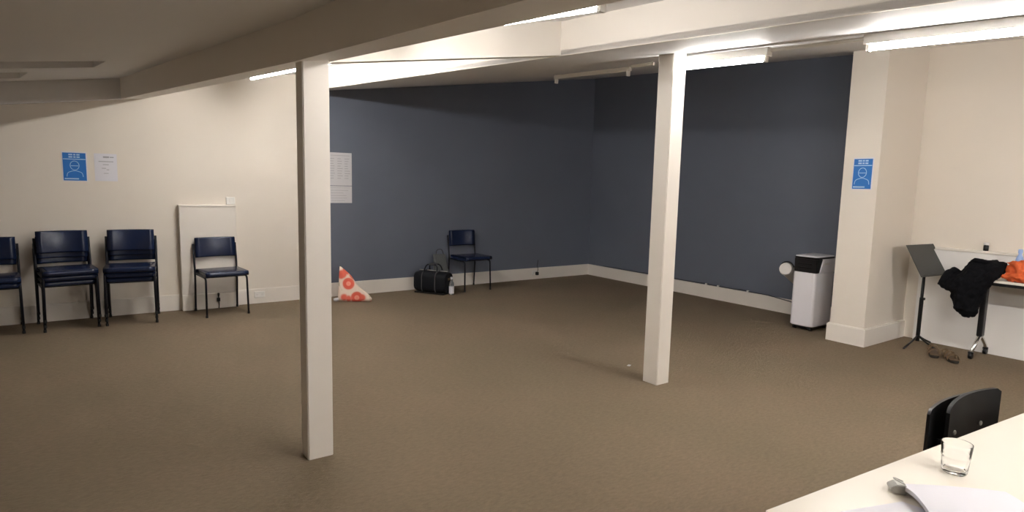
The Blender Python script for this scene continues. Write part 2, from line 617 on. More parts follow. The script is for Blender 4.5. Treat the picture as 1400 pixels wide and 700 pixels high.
# ------------------------------------------------------------------ chairs
def pad_loft(w, sect, curve, n=12, edge=0.022):
    """padded slab lofted across x; sect(s) gives the ring (y, z) for edge scale s; curve(x) the y offset"""
    rings = []
    xs = []
    for k in range(5):
        a = math.pi / 2 * k / 4
        xs.append((-w / 2 + edge * (1 - math.sin(a)), math.cos(a)))
    for k in range(1, n):
        xs.append((-w / 2 + edge + (w - 2 * edge) * k / n, 0.0))
    xs += [(-x, c) for x, c in xs[4::-1]]
    xs[0:5] = [(-w / 2 + edge * (1 - math.sin(math.pi / 2 * k / 4)), 1 - math.sin(math.pi / 2 * k / 4)) for k in range(5)]
    xs[-5:] = [(-x, c) for x, c in xs[4::-1]]
    for x, c in xs:
        rings.append([(x, y + curve(x), z) for y, z in sect(1 - c)])
    bm = bmesh.new()
    add_loft(bm, rings)
    return bm


def seat_section(s):
    d, h, r = 0.41 * (0.90 + 0.10 * s), 0.05 * (0.35 + 0.65 * s), 0.022
    r = min(r, h * 0.48)
    return [(y - 0.035, z + 0.447) for y, z in rrect(d, h, r, 4)]


def back_section(s):
    d, h = 0.036 * (0.35 + 0.65 * s), 0.215 * (0.90 + 0.10 * s)
    r = d * 0.48
    tilt = 0.10
    return [(y + 0.205 + z * tilt, z + 0.695) for y, z in rrect(d, h, r, 4)]


def make_chair(label):
    t = thing('stacking_chair', label, 'chair')
    obj('seat', pad_loft(0.425, seat_section, lambda x: 0.0), M['vinyl'], t, smooth=True)
    obj('backrest', pad_loft(0.405, back_section, lambda x: 0.045 - 0.9 * x * x), M['vinyl'], t, smooth=True)
    for s in (-1, 1):
        lg = obj('front_leg', sweep(round_path([(s * 0.208, -0.215, 0.008), (s * 0.203, -0.200, 0.411), (s * 0.203, 0.19, 0.411)], 0.04), 0.0105, 8), M['tubing'], t, smooth=True)
        obj('foot_cap', lathe([(0.013, 0), (0.013, 0.022), (0.011, 0.026)], 10), M['rubber'], lg).location = (s * 0.208, -0.215, 0)
        lg = obj('rear_leg', sweep(round_path([(s * 0.215, 0.225, 0.008), (s * 0.215, 0.195, 0.42), (s * 0.215, 0.245, 0.735)], 0.10), 0.0105, 8), M['tubing'], t, smooth=True)
        obj('foot_cap', lathe([(0.013, 0), (0.013, 0.022), (0.011, 0.026)], 10), M['rubber'], lg).location = (s * 0.215, 0.225, 0)
    obj('seat_rail', sweep([(-0.203, 0.12, 0.411), (0.203, 0.12, 0.411)], 0.009, 8), M['tubing'], t, smooth=True)
    obj('seat_rail', sweep([(-0.203, -0.13, 0.411), (0.203, -0.13, 0.411)], 0.009, 8), M['tubing'], t, smooth=True)
    return t


chair = make_chair('navy vinyl chair standing alone in front of the boxed panel')
chair.location, chair.rotation_euler = (1.165, 7.075, 0), (0, 0, math.radians(5))
dup(chair, (4.335, 7.13, 0), math.radians(1), 'navy vinyl chair against the dark blue wall beside the black bag')


def stack(x, y, rz, labels, group):
    for k, lb in enumerate(labels):
        f = 0.037 * k
        dup(chair, (x + math.sin(rz) * f, y - math.cos(rz) * f, 0.0525 * k), rz, lb, group)


stack(0.345, 7.105, math.radians(-6), ['bottom navy chair of the stack nearest the boxed panel', 'middle navy chair of the stack nearest the boxed panel', 'topmost navy chair of the stack nearest the boxed panel'], 'stack of chairs nearest the boxed panel')
stack(-0.185, 7.125, math.radians(8), ['bottom navy chair of the middle stack by the cream wall', 'middle navy chair of the middle stack by the cream wall', 'topmost navy chair of the middle stack by the cream wall'], 'middle stack of chairs by the cream wall')
stack(-0.745, 7.13, math.radians(6), ['lower navy chair of the stack of two cut by the photo edge', 'upper navy chair of the stack of two cut by the photo edge'], 'stack of two chairs at the photo edge')


# ------------------------------------------------------------------ posters and papers
def wall_frame(o, normal):
    """orient so local x runs along the wall, local -y points out of it"""
    o.rotation_euler = (0, 0, {'-y': 0.0, '-x': -math.pi / 2}[normal])


def bars(rows, y):
    bm = bmesh.new()
    for x0, x1, z0, z1 in rows:
        add_box(bm, x0, x1, y, 0, z0, z1)
    return bm


def info_poster(loc, normal, label, wdt=0.205, hgt=0.292):
    t = thing('info_poster', label, 'poster', loc, 0, 'blue face mask notices')
    wall_frame(t, normal)
    w2, h2 = wdt / 2, hgt / 2
    obj('sheet', box(-w2, w2, -0.003, 0, -h2, h2), M['paper'], t)
    obj('blue_field', box(-w2 + 0.009, w2 - 0.009, -0.004, -0.003, -h2 + 0.008, h2 - 0.012), M['pblue'], t)
    rows = []
    for z in (h2 - 0.037, h2 - 0.060):
        x = -0.045
        for ln in (0.032, 0.018, 0.026):
            rows.append((x, min(x + ln, 0.046), z, z + 0.014))
            x += ln + 0.007
    rows.append((-w2 + 0.012, w2 - 0.012, h2 - 0.078, h2 - 0.070))
    rows.append((-w2 + 0.018, 0.030, -h2 + 0.020, -h2 + 0.032))
    obj('lettering', bars(rows, -0.0048), M['plight'], t)['kind'] = 'stuff'
    # outline of a head and shoulders with a mask
    bm = bmesh.new()
    head = [(0.036 * math.cos(a), 0, 0.010 + 0.044 * math.sin(a)) for a in [2 * math.pi * k / 20 for k in range(21)]]
    add_sweep(bm, [(x, -0.0045, z) for x, y, z in head], 0.0030, 6)
    sh = round_path([(-0.066, -0.0045, -0.100), (-0.060, -0.0045, -0.060), (-0.015, -0.0045, -0.042), (0.015, -0.0045, -0.042), (0.060, -0.0045, -0.060), (0.066, -0.0045, -0.100)], 0.03)
    add_sweep(bm, sh, 0.0030, 6)
    add_box(bm, -0.030, 0.030, -0.0055, -0.003, 0.004, 0.010)
    obj('face_icon', bm, M['plight'], t)
    return t


info_poster((-0.072, YB, 1.530), '-y', 'blue notice with masked face drawing on the cream wall above the stacked chairs')
info_poster((PX, 2.775, 1.635), '-x', 'blue notice with masked face drawing on the pillar', 0.185, 0.30)


def text_paper(name, loc, wdt, hgt, rows, label, m=M['paper'], rz=0.0):
    t = thing(name, label, 'paper', loc)
    obj('sheet', box(-wdt / 2, wdt / 2, -0.003, 0, -hgt / 2, hgt / 2), m, t)
    obj('lettering', bars(rows, -0.0036), M['ink'], t)['kind'] = 'stuff'
    return t


text_paper('paper_notice', (0.185, YB, 1.530), 0.192, 0.275,
           [(-0.020, 0.030, 0.095, 0.112), (0.035, 0.070, 0.098, 0.108), (-0.060, 0.065, 0.055, 0.062), (-0.025, 0.025, 0.025, 0.031), (-0.035, 0.0, -0.012, -0.006), (0.004, 0.026, -0.026, -0.020), (-0.02, 0.02, -0.062, -0.057)],
           'white printed notice beside the blue notice on the cream wall')
rows = [(-0.12, 0.12, 0.165, 0.170)]
for k in range(9):
    for x0 in (-0.125, -0.035, 0.055):
        rows.append((x0, x0 + random.uniform(0.04, 0.072), 0.125 - k * 0.030, 0.131 - k * 0.030))
text_paper('paper_notice', (2.607, YB, 1.597), 0.297, 0.405, rows, 'large upper sheet of print on the blue wall behind the column', M['paper2'])
rows = [(-0.13, 0.13, 0.083, 0.086)]
for k in range(5):
    rows.append((-0.12, random.uniform(0.02, 0.12), 0.05 - k * 0.032, 0.054 - k * 0.032))
text_paper('paper_notice', (2.607, YB, 1.283), 0.297, 0.21, rows, 'smaller lower sheet of print on the blue wall behind the column', M['paper2'])

# ------------------------------------------------------------------ portable air conditioner, hose, cable
t = thing('air_conditioner', 'white portable air conditioner on castors beside the pillar', 'air conditioner', (6.115, 3.205, 0))
prof = []
AW, AD = 0.385, 0.25     # along x, along y


def ac_ring(z, grow=0.0, r=0.035):
    return [(x + AW / 2, y + AD / 2, z) for x, y in rrect(AW + grow, AD + grow, r, 5)]


bm = bmesh.new()
add_loft(bm, [ac_ring(0.045, -0.02), ac_ring(0.055), ac_ring(0.60), ac_ring(0.615, -0.004)])
obj('body', bm, M['acwhite'], t, smooth=True, angle=40)
# rear shoulder of the body: its top slants down to the black control head at the front
bm = bmesh.new()
ptsx = [(0.075, 0.612), (AW, 0.612), (AW, 0.765), (0.135, 0.765)]
f0 = [(x, 0.0, z) for x, z in ptsx]
f1 = [(x, AD, z) for x, z in ptsx]
add_loft(bm, [f0, f1])
bmesh.ops.bevel(bm, geom=bm.edges[:], offset=0.006, segments=2, affect='EDGES')
obj('rear_shoulder', bm, M['acwhite'], t)
bm = bmesh.new()
ptsx = [(0.014, 0.612), (0.078, 0.612), (0.136, 0.764), (0.006, 0.764)]
add_loft(bm, [[(x, 0.006, z) for x, z in ptsx], [(x, AD - 0.006, z) for x, z in ptsx]])
bmesh.ops.bevel(bm, geom=bm.edges[:], offset=0.006, segments=2, affect='EDGES')
hd = obj('control_head', bm, M['black'], t)
obj('louvre', box(0.003, 0.012, 0.05, AD - 0.05, 0.66, 0.672), M['blackmat'], hd)
obj('louvre', box(0.003, 0.012, 0.05, AD - 0.05, 0.70, 0.712), M['blackmat'], hd)
bm = bmesh.new()
add_loft(bm, [ac_ring(0.764, 0.0), ac_ring(0.780, 0.006)])
obj('lid_rim', bm, M['black'], t, smooth=True, angle=40)
bm = bmesh.new()
add_loft(bm, [ac_ring(0.780, -0.006), ac_ring(0.790, -0.012), ac_ring(0.795, -0.05)])
obj('lid', bm, M['acwhite'], t, smooth=True, angle=40)
bm = bmesh.new()
add_box(bm, 0.14, 0.25, -0.004, 0.002, 0.70, 0.716)
obj('side_grip', bm, M['hose'], t)
for cx in (0.05, AW - 0.05):
    for cy in (0.04, AD - 0.04):
        bm = lathe([(0.022, -0.014), (0.022, 0.014)], 12)
        shift(bm, (cx, cy, 0.0225), Matrix.Rotation(math.pi / 2, 4, 'X'))
        obj('caster', bm, M['black'], t)
bm = bmesh.new()
add_loft(bm, [ac_ring(0.022, -0.05), ac_ring(0.047, -0.03)])
obj('base_pan', bm, M['black'], t)

t = thing('exhaust_hose', 'white ribbed exhaust hose curling out behind the air conditioner', 'hose', (6.40, 3.60, 0))
path = round_path([(0.20, -0.22, 0.40), (0.20, 0.0, 0.42), (0.08, 0.03, 0.50), (-0.09, 0.03, 0.595), (-0.13, 0.02, 0.605)], 0.12, 8)
P = [Vector(p) for p in path]
fine, rad = [], []
for i in range(len(P) - 1):
    n = max(2, int((P[i + 1] - P[i]).length / 0.008))
    for k in range(n):
        fine.append(P[i].lerp(P[i + 1], k / n))
fine.append(P[-1])
for k in range(len(fine)):
    rad.append(0.066 + (0.004 if k % 2 else -0.004))
obj('ribbed_tube', sweep(fine, rad, 18), M['hose'], t, smooth=True)
e0, e1 = P[-1], P[-1] + (P[-1] - P[-2]).normalized() * 0.03
obj('end_collar', sweep([e0, e1], [0.073, 0.064], 18), M['hose'], t, smooth=True, angle=50)
bm = bmesh.new()
ring = [e0 + Vector((0.022, 0.079 * math.cos(a), 0.079 * math.sin(a))) for a in [math.radians(20 + 140 * k / 16) for k in range(17)]]
add_sweep(bm, ring, 0.009, 6)
obj('seal', bm, M['black'], t, smooth=True)

pts = [(XR - 0.012, 3.42, 0.10), (XR - 0.030, 3.62, 0.115), (XR - 0.028, 3.85, 0.155), (XR - 0.013, 4.15, BASE_H + 0.006)]
for k in range(26):
    y = 4.3 + k * 0.11
    pts.append((XR - 0.012 + random.uniform(-0.003, 0.003), y, BASE_H + 0.007 + (0.010 if k % 5 == 2 else random.uniform(0, 0.004))))
o = props(obj('power_cable', sweep(pts, 0.0055, 6), M['webbing'], smooth=True), 'dark cable lying along the top of the blue wall skirting', 'cable')
for y in (4.42, 4.86, 5.05, 5.62, 5.85):
    obj('cable_clip', box(XR - 0.026, XR, y - 0.012, y + 0.012, BASE_H - 0.004, BASE_H + 0.022, 0.003), M['batten'], o)

# ------------------------------------------------------------------ bags by the blue wall
t = thing('tote_bag', 'off-white tote bag with coral rose print slumped to a peak', 'bag', (2.60, 7.09, 0))
base = [(-0.155, -0.01), (-0.06, -0.10), (0.06, -0.17), (0.185, -0.235), (0.20, -0.14), (0.14, 0.08), (0.02, 0.17), (-0.10, 0.13)]
apex = (-0.115, 0.03)
rings = []
for k in range(12):
    f = k / 11
    z = 0.415 * f
    s = (1 - f) ** 0.80 * (1.0 + 0.05 * math.sin(f * 9)) * (0.96 if k == 0 else 1)
    s = max(s, 0.035)
    rr = []
    for i, (x, y) in enumerate(base):
        j = (i + 1) % len(base)
        for q in range(3):
            bx, by = x + (base[j][0] - x) * q / 3, y + (base[j][1] - y) * q / 3
            wob = 1 + 0.05 * math.sin(i * 2.3 + q + f * 7)
            rr.append((apex[0] + (bx - apex[0]) * s * wob, apex[1] + (by - apex[1]) * s * wob, z + 0.005))
    rings.append(rr)
bm = bmesh.new()
add_loft(bm, rings)
obj('body', bm, M['floral'], t, smooth=True)
obj('corner_flap', shift(box(-0.04, 0.04, -0.025, 0.025, 0.0, 0.04, 0.015), (-0.165, 0.0, 0.002), Matrix.Rotation(0.5, 4, 'Z')), M['paper2'], t, smooth=True)
obj('handle', sweep(round_path([(-0.12, 0.03, 0.40), (-0.10, 0.06, 0.425), (-0.05, 0.10, 0.36), (-0.02, 0.14, 0.22)], 0.03), 0.008, 6), M['cork'], t, smooth=True)

t = thing('duffel_bag', 'black holdall with grey trim on the carpet by the blue wall', 'bag', (3.735, 7.07, 0), math.radians(-58))
bm = bmesh.new()
rings = []
for k in range(13):
    f = k / 12
    x = -0.235 + 0.47 * f
    e = 1 - 0.16 * abs(2 * f - 1) ** 4
    sag = 0.012 * math.sin(f * 8)
    rings.append([(x, y * e, 0.152 + z * e * (1 + sag)) for y, z in rrect(0.26, 0.29, 0.085, 5)])
add_loft(bm, rings)
body = obj('body', bm, M['nylon'], t, smooth=True, angle=60)
obj('base_panel', box(-0.225, 0.225, -0.115, 0.115, 0.0, 0.022, 0.008), M['black'], t)
for x in (-0.10, 0.10):
    pts = [(x, y * 1.03, 0.152 + z * 1.02) for y, z in rrect(0.262, 0.292, 0.085, 5)]
    pts.append(pts[0])
    obj('strap_band', sweep(pts, 0.008, 4), M['webbing'], t)
for s in (-1, 1):
    obj('carry_handle', sweep(round_path([(-0.10, s * 0.085, 0.27), (-0.085, s * 0.04, 0.385), (0.085, s * 0.04, 0.385), (0.10, s * 0.085, 0.27)], 0.06), 0.009, 6), M['nylon'], t, smooth=True)
obj('handle_wrap', box(-0.045, 0.045, -0.055, 0.055, 0.372, 0.398, 0.010), M['webbing'], t)
obj('end_pocket', box(0.215, 0.243, -0.085, 0.085, 0.05, 0.20, 0.012), M['nylon'], t)
obj('zip', sweep([(-0.21, 0, 0.298), (0.21, 0, 0.300)], 0.006, 6), M['grey'], t)
obj('name_tag', box(0.243, 0.247, -0.04, 0.03, 0.19, 0.22), M['leather'], t)

t = thing('mesh_bag', 'limp grey bag standing between the black holdall and the chair', 'bag', (3.955, 7.25, 0))
bm = bmesh.new()
rings = []
for k in range(10):
    f = k / 9
    wv, dv = 0.245 - 0.050 * f + 0.010 * math.sin(5 * f), 0.12 * (1 - f) ** 0.7 + 0.022
    rings.append([(x + 0.012 * math.sin(4 * f), y + 0.05 * f, 0.004 + 0.48 * f + 0.012 * math.sin(x * 40)) for x, y in rrect(wv, dv, dv * 0.42, 4)])
add_loft(bm, rings)
obj('body', bm, M['mesh'], t, smooth=True)
obj('handle', sweep(round_path([(-0.06, 0.05, 0.475), (-0.05, 0.055, 0.545), (0.03, 0.055, 0.555), (0.06, 0.05, 0.475)], 0.05), 0.006, 6), M['webbing'], t, smooth=True)

t = thing('water_bottle', 'small clear bottle with pale label leaning at the holdall end', 'bottle', (3.875, 6.825, 0))
obj('bottle_body', lathe([(0.026, 0.0), (0.034, 0.006), (0.034, 0.135), (0.030, 0.16), (0.014, 0.19), (0.013, 0.21)], 20), M['clear'], t, smooth=True, angle=60)
obj('label_band', lathe([(0.0352, 0.02), (0.0352, 0.115)], 20, False), M['paper'], t, smooth=True)
obj('cap', lathe([(0.016, 0.207), (0.016, 0.232), (0.012, 0.236)], 16), M['paper2'], t)

# ------------------------------------------------------------------ music stand
t = thing('music_stand', 'charcoal music stand with solid desk beside the pillar', 'music stand', (6.597, 2.375, 0))
th, ta, W_, H_ = -0.101, 0.515, 0.52, 0.322
rot = Matrix.Rotation(th, 4, 'Z') @ Matrix.Rotation(-ta, 4, 'X')
bm = box(-W_ / 2, W_ / 2, -0.006, 0.0, -H_ / 2, H_ / 2, 0.002)
shift(bm, (0, 0.012, 0.832), rot)
dk = obj('desk', bm, M['stand'], t)
bm = box(-W_ / 2, W_ / 2, -0.045, 0.0, -H_ / 2 - 0.006, -H_ / 2, 0.001)
shift(bm, (0, 0.012, 0.832), rot)
obj('lip', bm, M['stand'], dk)
bm = box(-0.03, 0.03, 0.0, 0.025, -0.07, 0.05, 0.004)
shift(bm, (0, 0.012, 0.832), rot)
obj('tilt_bracket', bm, M['black'], dk)
obj('pole', sweep([(0.0, 0.03, 0.05), (0.0, 0.03, 0.80)], 0.0135, 12), M['black'], t, smooth=True)
obj('lower_tube', sweep([(0.0, 0.03, 0.03), (0.0, 0.03, 0.46)], 0.018, 12), M['black'], t, smooth=True, angle=50)
obj('height_knob', sweep([(0.0, 0.03, 0.45), (0.0, 0.003, 0.45)], 0.013, 10), M['black'], t)
for az in (184, 236, 338):
    a = math.radians(az)
    ln = {184: 0.36, 236: 0.26, 338: 0.155}[az]
    c, s = math.cos(a), math.sin(a)
    obj('tripod_leg', sweep(round_path([(0.0, 0.03, 0.085), (c * ln * 0.45, 0.03 + s * ln * 0.45, 0.045), (c * ln, 0.03 + s * ln, 0.010)], 0.05), 0.009, 8), M['black'], t, smooth=True)

# ------------------------------------------------------------------ sandals
def sandal(loc, rz, label):
    t = thing('sandal', label, 'sandal', loc, rz, 'pair of sandals')
    L = 0.26
    rings = []
    for z, g in ((0.0, -0.006), (0.006, 0.0), (0.022, 0.0), (0.026, -0.006)):
        r = []
        for k in range(24):
            a = 2 * math.pi * k / 24
            x = (L / 2 + g) * math.cos(a)
            wv = 0.038 + 0.012 * (x / (L / 2)) - 0.010 * math.exp(-((x + 0.02) / 0.05) ** 2)
            r.append((x, (wv + g) * math.copysign(abs(math.sin(a)) ** 0.7, math.sin(a)), z + 0.010 * max(0, -x / L)))
        rings.append(r)
    bm = bmesh.new()
    add_loft(bm, rings)
    obj('sole', bm, M['cork'], t, smooth=True, angle=50)
    obj('footbed', shift(box(-0.115, 0.115, -0.034, 0.034, 0.0, 0.004, 0.0015), (0, 0, 0.026)), M['leather'], t)

    def strap(x, wd, hgt, half):
        bm = bmesh.new()
        rr = []
        for k in range(11):
            a = math.pi * k / 10
            y, z = -half * math.cos(a), 0.018 + hgt * math.sin(a)
            n = Vector((0, -math.cos(a), math.sin(a)))
            rr.append([(x - wd / 2, y, z), (x + wd / 2, y, z), (x + wd / 2, y + n.y * 0.004, z + n.z * 0.004), (x - wd / 2, y + n.y * 0.004, z + n.z * 0.004)])
        add_loft(bm, rr)
        return bm
    obj('strap', strap(0.065, 0.034, 0.052, 0.044), M['leather'], t)
    obj('strap', strap(-0.005, 0.028, 0.066, 0.040), M['leather'], t)
    obj('heel_strap', sweep([(-0.02, -0.040, 0.05), (-0.09, -0.036, 0.062), (-0.128, 0.0, 0.068), (-0.09, 0.036, 0.062), (-0.02, 0.040, 0.05)], 0.006, 6), M['leather'], t)
    return t


sandal((6.26, 2.145, 0), math.radians(205), 'brown strappy sandal nearer the music stand foot')
sandal((6.205, 1.995, 0), math.radians(218), 'brown strappy sandal nearer the folding table foot')

# ------------------------------------------------------------------ table along the cream wall and what is on it
TT = 0.73
t = thing('folding_table', 'narrow white table with black edge and chrome feet along the cream wall', 'table', (6.58, 1.25, 0))
obj('tabletop', box(-0.18, 0.185, -0.75, 0.80, TT - 0.022, TT, 0.003), M['laminate'], t)
obj('edge_frame', box(-0.172, 0.18, -0.74, 0.79, TT - 0.048, TT - 0.022, 0.003), M['black'], t)
for y in (0.655, -0.60):
    lg = obj('leg', box(-0.035, 0.035, y - 0.022, y + 0.022, 0.19, TT - 0.048, 0.008), M['black'], t)
    obj('foot_arm', sweep(round_path([(0.0, y, 0.20), (-0.03, y, 0.17), (-0.165, y + 0.005, 0.062)], 0.03), [0.019] * 6 + [0.014], 8), M['chrome'], lg, smooth=True)
    obj('foot_arm', sweep(round_path([(0.0, y, 0.20), (0.04, y, 0.18), (0.135, y - 0.005, 0.10), (0.160, y - 0.005, 0.062)], 0.05), 0.016, 8), M['chrome'], lg, smooth=True)
    for x, yy in ((-0.165, 0.005), (0.160, -0.005)):
        bm = lathe([(0.026, -0.014), (0.029, -0.010), (0.029, 0.010), (0.026, 0.014)], 16)
        shift(bm, (x, y + yy, 0.029), Matrix.Rotation(math.pi / 2, 4, 'X'))
        cs = obj('caster', bm, M['black'], t, smooth=True, angle=50)
        obj('caster_fork', box(x - 0.012, x + 0.012, y + yy - 0.020, y + yy + 0.020, 0.045, 0.068, 0.004), M['black'], cs)

# black jacket over the table end
t = thing('jacket', 'black jacket slung over the end of the white table', 'jacket', (6.42, 2.0, 0))
prof = [  # z, y far, y near, x centre, x half depth
    (0.385, 1.985, 1.925, -0.05, 0.030), (0.400, 2.010, 1.905, -0.05, 0.060), (0.450, 2.050, 1.885, -0.05, 0.085), (0.505, 2.075, 1.872, -0.05, 0.095),
    (0.560, 2.088, 1.862, -0.045, 0.105), (0.600, 2.100, 1.850, -0.04, 0.115), (0.625, 2.160, 1.842, -0.04, 0.120), (0.655, 2.168, 1.835, -0.03, 0.128),
    (0.695, 2.150, 1.815, -0.02, 0.138), (0.735, 2.100, 1.790, 0.00, 0.150), (0.770, 2.055, 1.765, 0.03, 0.155), (0.810, 2.040, 1.750, 0.05, 0.140),
    (0.850, 2.020, 1.745, 0.06, 0.105), (0.880, 1.960, 1.750, 0.07, 0.060), (0.892, 1.91, 1.79, 0.075, 0.020)]
rings = []
N = 40
for i, (z, ya, yb, xc, hx) in enumerate(prof):
    cy, hy = (ya + yb) / 2 - 2.0, (ya - yb) / 2
    r = []
    for k in range(N):
        a = 2 * math.pi * k / N
        fold = 1 + 0.13 * math.sin(5 * a + z * 9) + 0.09 * math.sin(9 * a - z * 17) + 0.05 * math.sin(13 * a + z * 40)
        ca, sa = math.cos(a), math.sin(a)
        r.append((xc + hx * fold * ca, cy + hy * (math.copysign(abs(sa) ** 0.8, sa)) * (1 + 0.02 * math.sin(7 * a + z * 11)), z + 0.006 * math.sin(6 * a + i)))
    rings.append(r)
bm = bmesh.new()
add_loft(bm, rings)
add_sweep(bm, [(-0.02, 0.08, 0.80), (-0.07, 0.12, 0.745), (-0.085, 0.142, 0.69), (-0.08, 0.155, 0.65), (-0.06, 0.160, 0.632)], [0.030, 0.042, 0.046, 0.040, 0.018], 12)
add_sweep(bm, [(-0.10, -0.06, 0.80), (-0.150, -0.04, 0.70), (-0.155, -0.01, 0.58), (-0.135, 0.0, 0.47), (-0.11, 0.0, 0.43)], [0.030, 0.040, 0.040, 0.034, 0.020], 12)
bd = obj('body', bm, M['jacket'], t, smooth=True)
cloth_finish(bd, 0.011, 0.055, 0.038)
obj('collar', sweep([(0.03, -0.17, 0.865), (-0.01, -0.10, 0.885), (0.01, -0.04, 0.888), (0.06, 0.00, 0.870)], [0.012, 0.020, 0.020, 0.012], 10), M['jacket'], t, smooth=True)

# crumpled orange cloth
t = thing('cloth_bundle', 'crumpled orange cloth bundle on the white table beside the jacket', 'cloth', (6.52, 1.545, TT))
rings = []
for i in range(11):
    f = i / 10
    z = 0.205 * f
    s = (1 - f ** 3.2) ** 0.5 * (0.90 + 0.10 * min(1, f * 5)) if f < 1 else 0.10
    r = []
    for k in range(48):
        a = 2 * math.pi * k / 48
        wv = 1 + 0.06 * math.sin(6 * a + f * 6) + 0.05 * math.sin(11 * a - f * 9)
        r.append((0.125 * s * wv * math.cos(a), 0.215 * s * wv * math.sin(a), z + 0.012 * math.sin(5 * a) * f))
    rings.append(r)
bm = bmesh.new()
add_loft(bm, rings)
for k, (y, z, ln, tw) in enumerate(((0.11, 0.125, 0.09, 0.5), (0.00, 0.075, 0.17, -0.15), (-0.10, 0.140, 0.12, 0.2), (0.06, 0.035, 0.15, 0.1), (-0.03, 0.190, 0.15, -0.25))):
    path = [(-0.118 + 0.03 * abs(q) + (0.065 if z > 0.16 else 0.025 * (z / 0.11) ** 2), y + ln * q, z + tw * ln * q + 0.012 * math.sin(q * 5)) for q in (-1, -0.6, -0.2, 0.2, 0.6, 1)]
    add_sweep(bm, path, [0.008, 0.019, 0.024, 0.024, 0.019, 0.008], 10)
bd = obj('body', bm, M['orange'], t, smooth=True)
cloth_finish(bd, 0.009, 0.06, 0.060)
obj('opening_shade', sweep([(-0.108, 0.05, 0.135), (-0.116, 0.01, 0.120), (-0.110, -0.04, 0.128)], [0.010, 0.018, 0.010], 10), M['cork'], t, smooth=True)  # dark solid standing for the shade inside a fold

t = thing('spray_bottle', 'pale blue bottle behind the orange cloth on the white table', 'bottle', (6.68, 1.715, TT))
obj('bottle_body', lathe([(0.026, 0), (0.030, 0.006), (0.030, 0.17), (0.022, 0.20), (0.013, 0.22), (0.013, 0.235)], 20), M['bluebottle'], t, smooth=True, angle=60)
obj('cap', lathe([(0.017, 0.233), (0.017, 0.262), (0.012, 0.268)], 16), M['bluebottle'], t, smooth=True, angle=50)
obj('label_band', lathe([(0.0308, 0.07), (0.0308, 0.14)], 20, False), M['paper'], t, smooth=True)

t = thing('small_bottle', 'tiny black bottle with pale cap on the ledge above the jacket', 'bottle', (6.797, 2.00, 0.95))
obj('bottle_body', lathe([(0.019, 0), (0.021, 0.004), (0.021, 0.045), (0.014, 0.056)], 16), M['black'], t, smooth=True, angle=60)
obj('cap', lathe([(0.021, 0.054), (0.023, 0.060), (0.023, 0.074), (0.016, 0.079)], 16), M['hose'], t, smooth=True, angle=60)

# ------------------------------------------------------------------ near table with glass, papers, chair
TA = math.atan2(0.597 - 0.719, 2.565 - 1.236)
NT = 0.725
t = thing('meeting_table', 'large white table in the near corner with a glass on it', 'table', (1.236, 0.719, 0), TA)
obj('tabletop', box(0.0, 1.8, -0.78, 0.0, NT - 0.028, NT, 0.003), M['laminate'], t)
obj('apron', box(0.06, 1.74, -0.72, -0.06, NT - 0.075, NT - 0.028), M['grey'], t)
for x in (0.07, 1.73):
    for y in (-0.07, -0.71):
        obj('leg', box(x - 0.022, x + 0.022, y - 0.022, y + 0.022, 0.0, NT - 0.028, 0.004), M['grey'], t)

GLASS = t = thing('drinking_glass', 'clear glass tumbler with faceted base on the near white table', 'glass', (1.836, 0.553, NT + 0.0005))
n = 30
outer, inner = [], []
for z, r in ((0.0, 0.0310), (0.003, 0.0328), (0.022, 0.0345), (0.026, 0.0350), (0.053, 0.0380), (0.056, 0.0396), (0.059, 0.0386), (0.094, 0.0418), (0.0965, 0.0412)):
    ring = []
    for k in range(n):
        a = 2 * math.pi * k / n
        rr = r * (1 + (0.030 * math.cos(10 * a) if 0.001 < z < 0.03 else 0))
        ring.append((rr * math.cos(a), rr * math.sin(a), z))
    outer.append(ring)
for z, r in ((0.0960, 0.0396), (0.058, 0.0362), (0.026, 0.0325), (0.014, 0.0300), (0.011, 0.020)):
    inner.append([(r * math.cos(2 * math.pi * k / n), r * math.sin(2 * math.pi * k / n), z) for k in range(n)])
bm = bmesh.new()
add_loft(bm, outer + inner)
bmesh.ops.scale(bm, vec=(0.84, 0.84, 0.84), verts=bm.verts[:])
obj('tumbler', bm, M['glass'], t, smooth=True, angle=60)


def paper_sheet(name, corners, z0, lift, thick, label, m, n=14):
    """thin sheet on the table; lift(u, v) is its curl"""
    t = thing(name, label, 'paper', (0, 0, 0))
    A, B, C_, D_ = [Vector((*c, 0)) for c in corners]
    bm = bmesh.new()
    tv, bv = [], []
    for i in range(n + 1):
        rt, rb = [], []
        for j in range(n + 1):
            u, v = i / n, j / n
            p = (A * (1 - u) + B * u) * (1 - v) + (D_ * (1 - u) + C_ * u) * v
            z = z0 + lift(u, v)
            rt.append(bm.verts.new((p.x, p.y, z + thick)))
            rb.append(bm.verts.new((p.x, p.y, z)))
        tv.append(rt)
        bv.append(rb)
    for i in range(n):
        for j in range(n):
            bm.faces.new((tv[i][j], tv[i + 1][j], tv[i + 1][j + 1], tv[i][j + 1]))
            bm.faces.new((bv[i][j], bv[i][j + 1], bv[i + 1][j + 1], bv[i + 1][j]))
    for i in range(n):
        for a, b in ((0, 1), (n, -1)):
            bm.faces.new((tv[i][a], tv[i + 1][a], bv[i + 1][a], bv[i][a]))
            bm.faces.new((tv[a][i], tv[a][i + 1], bv[a][i + 1], bv[a][i]))
    obj('sheet_pile', bm, m, t, smooth=True, angle=40)
    return t


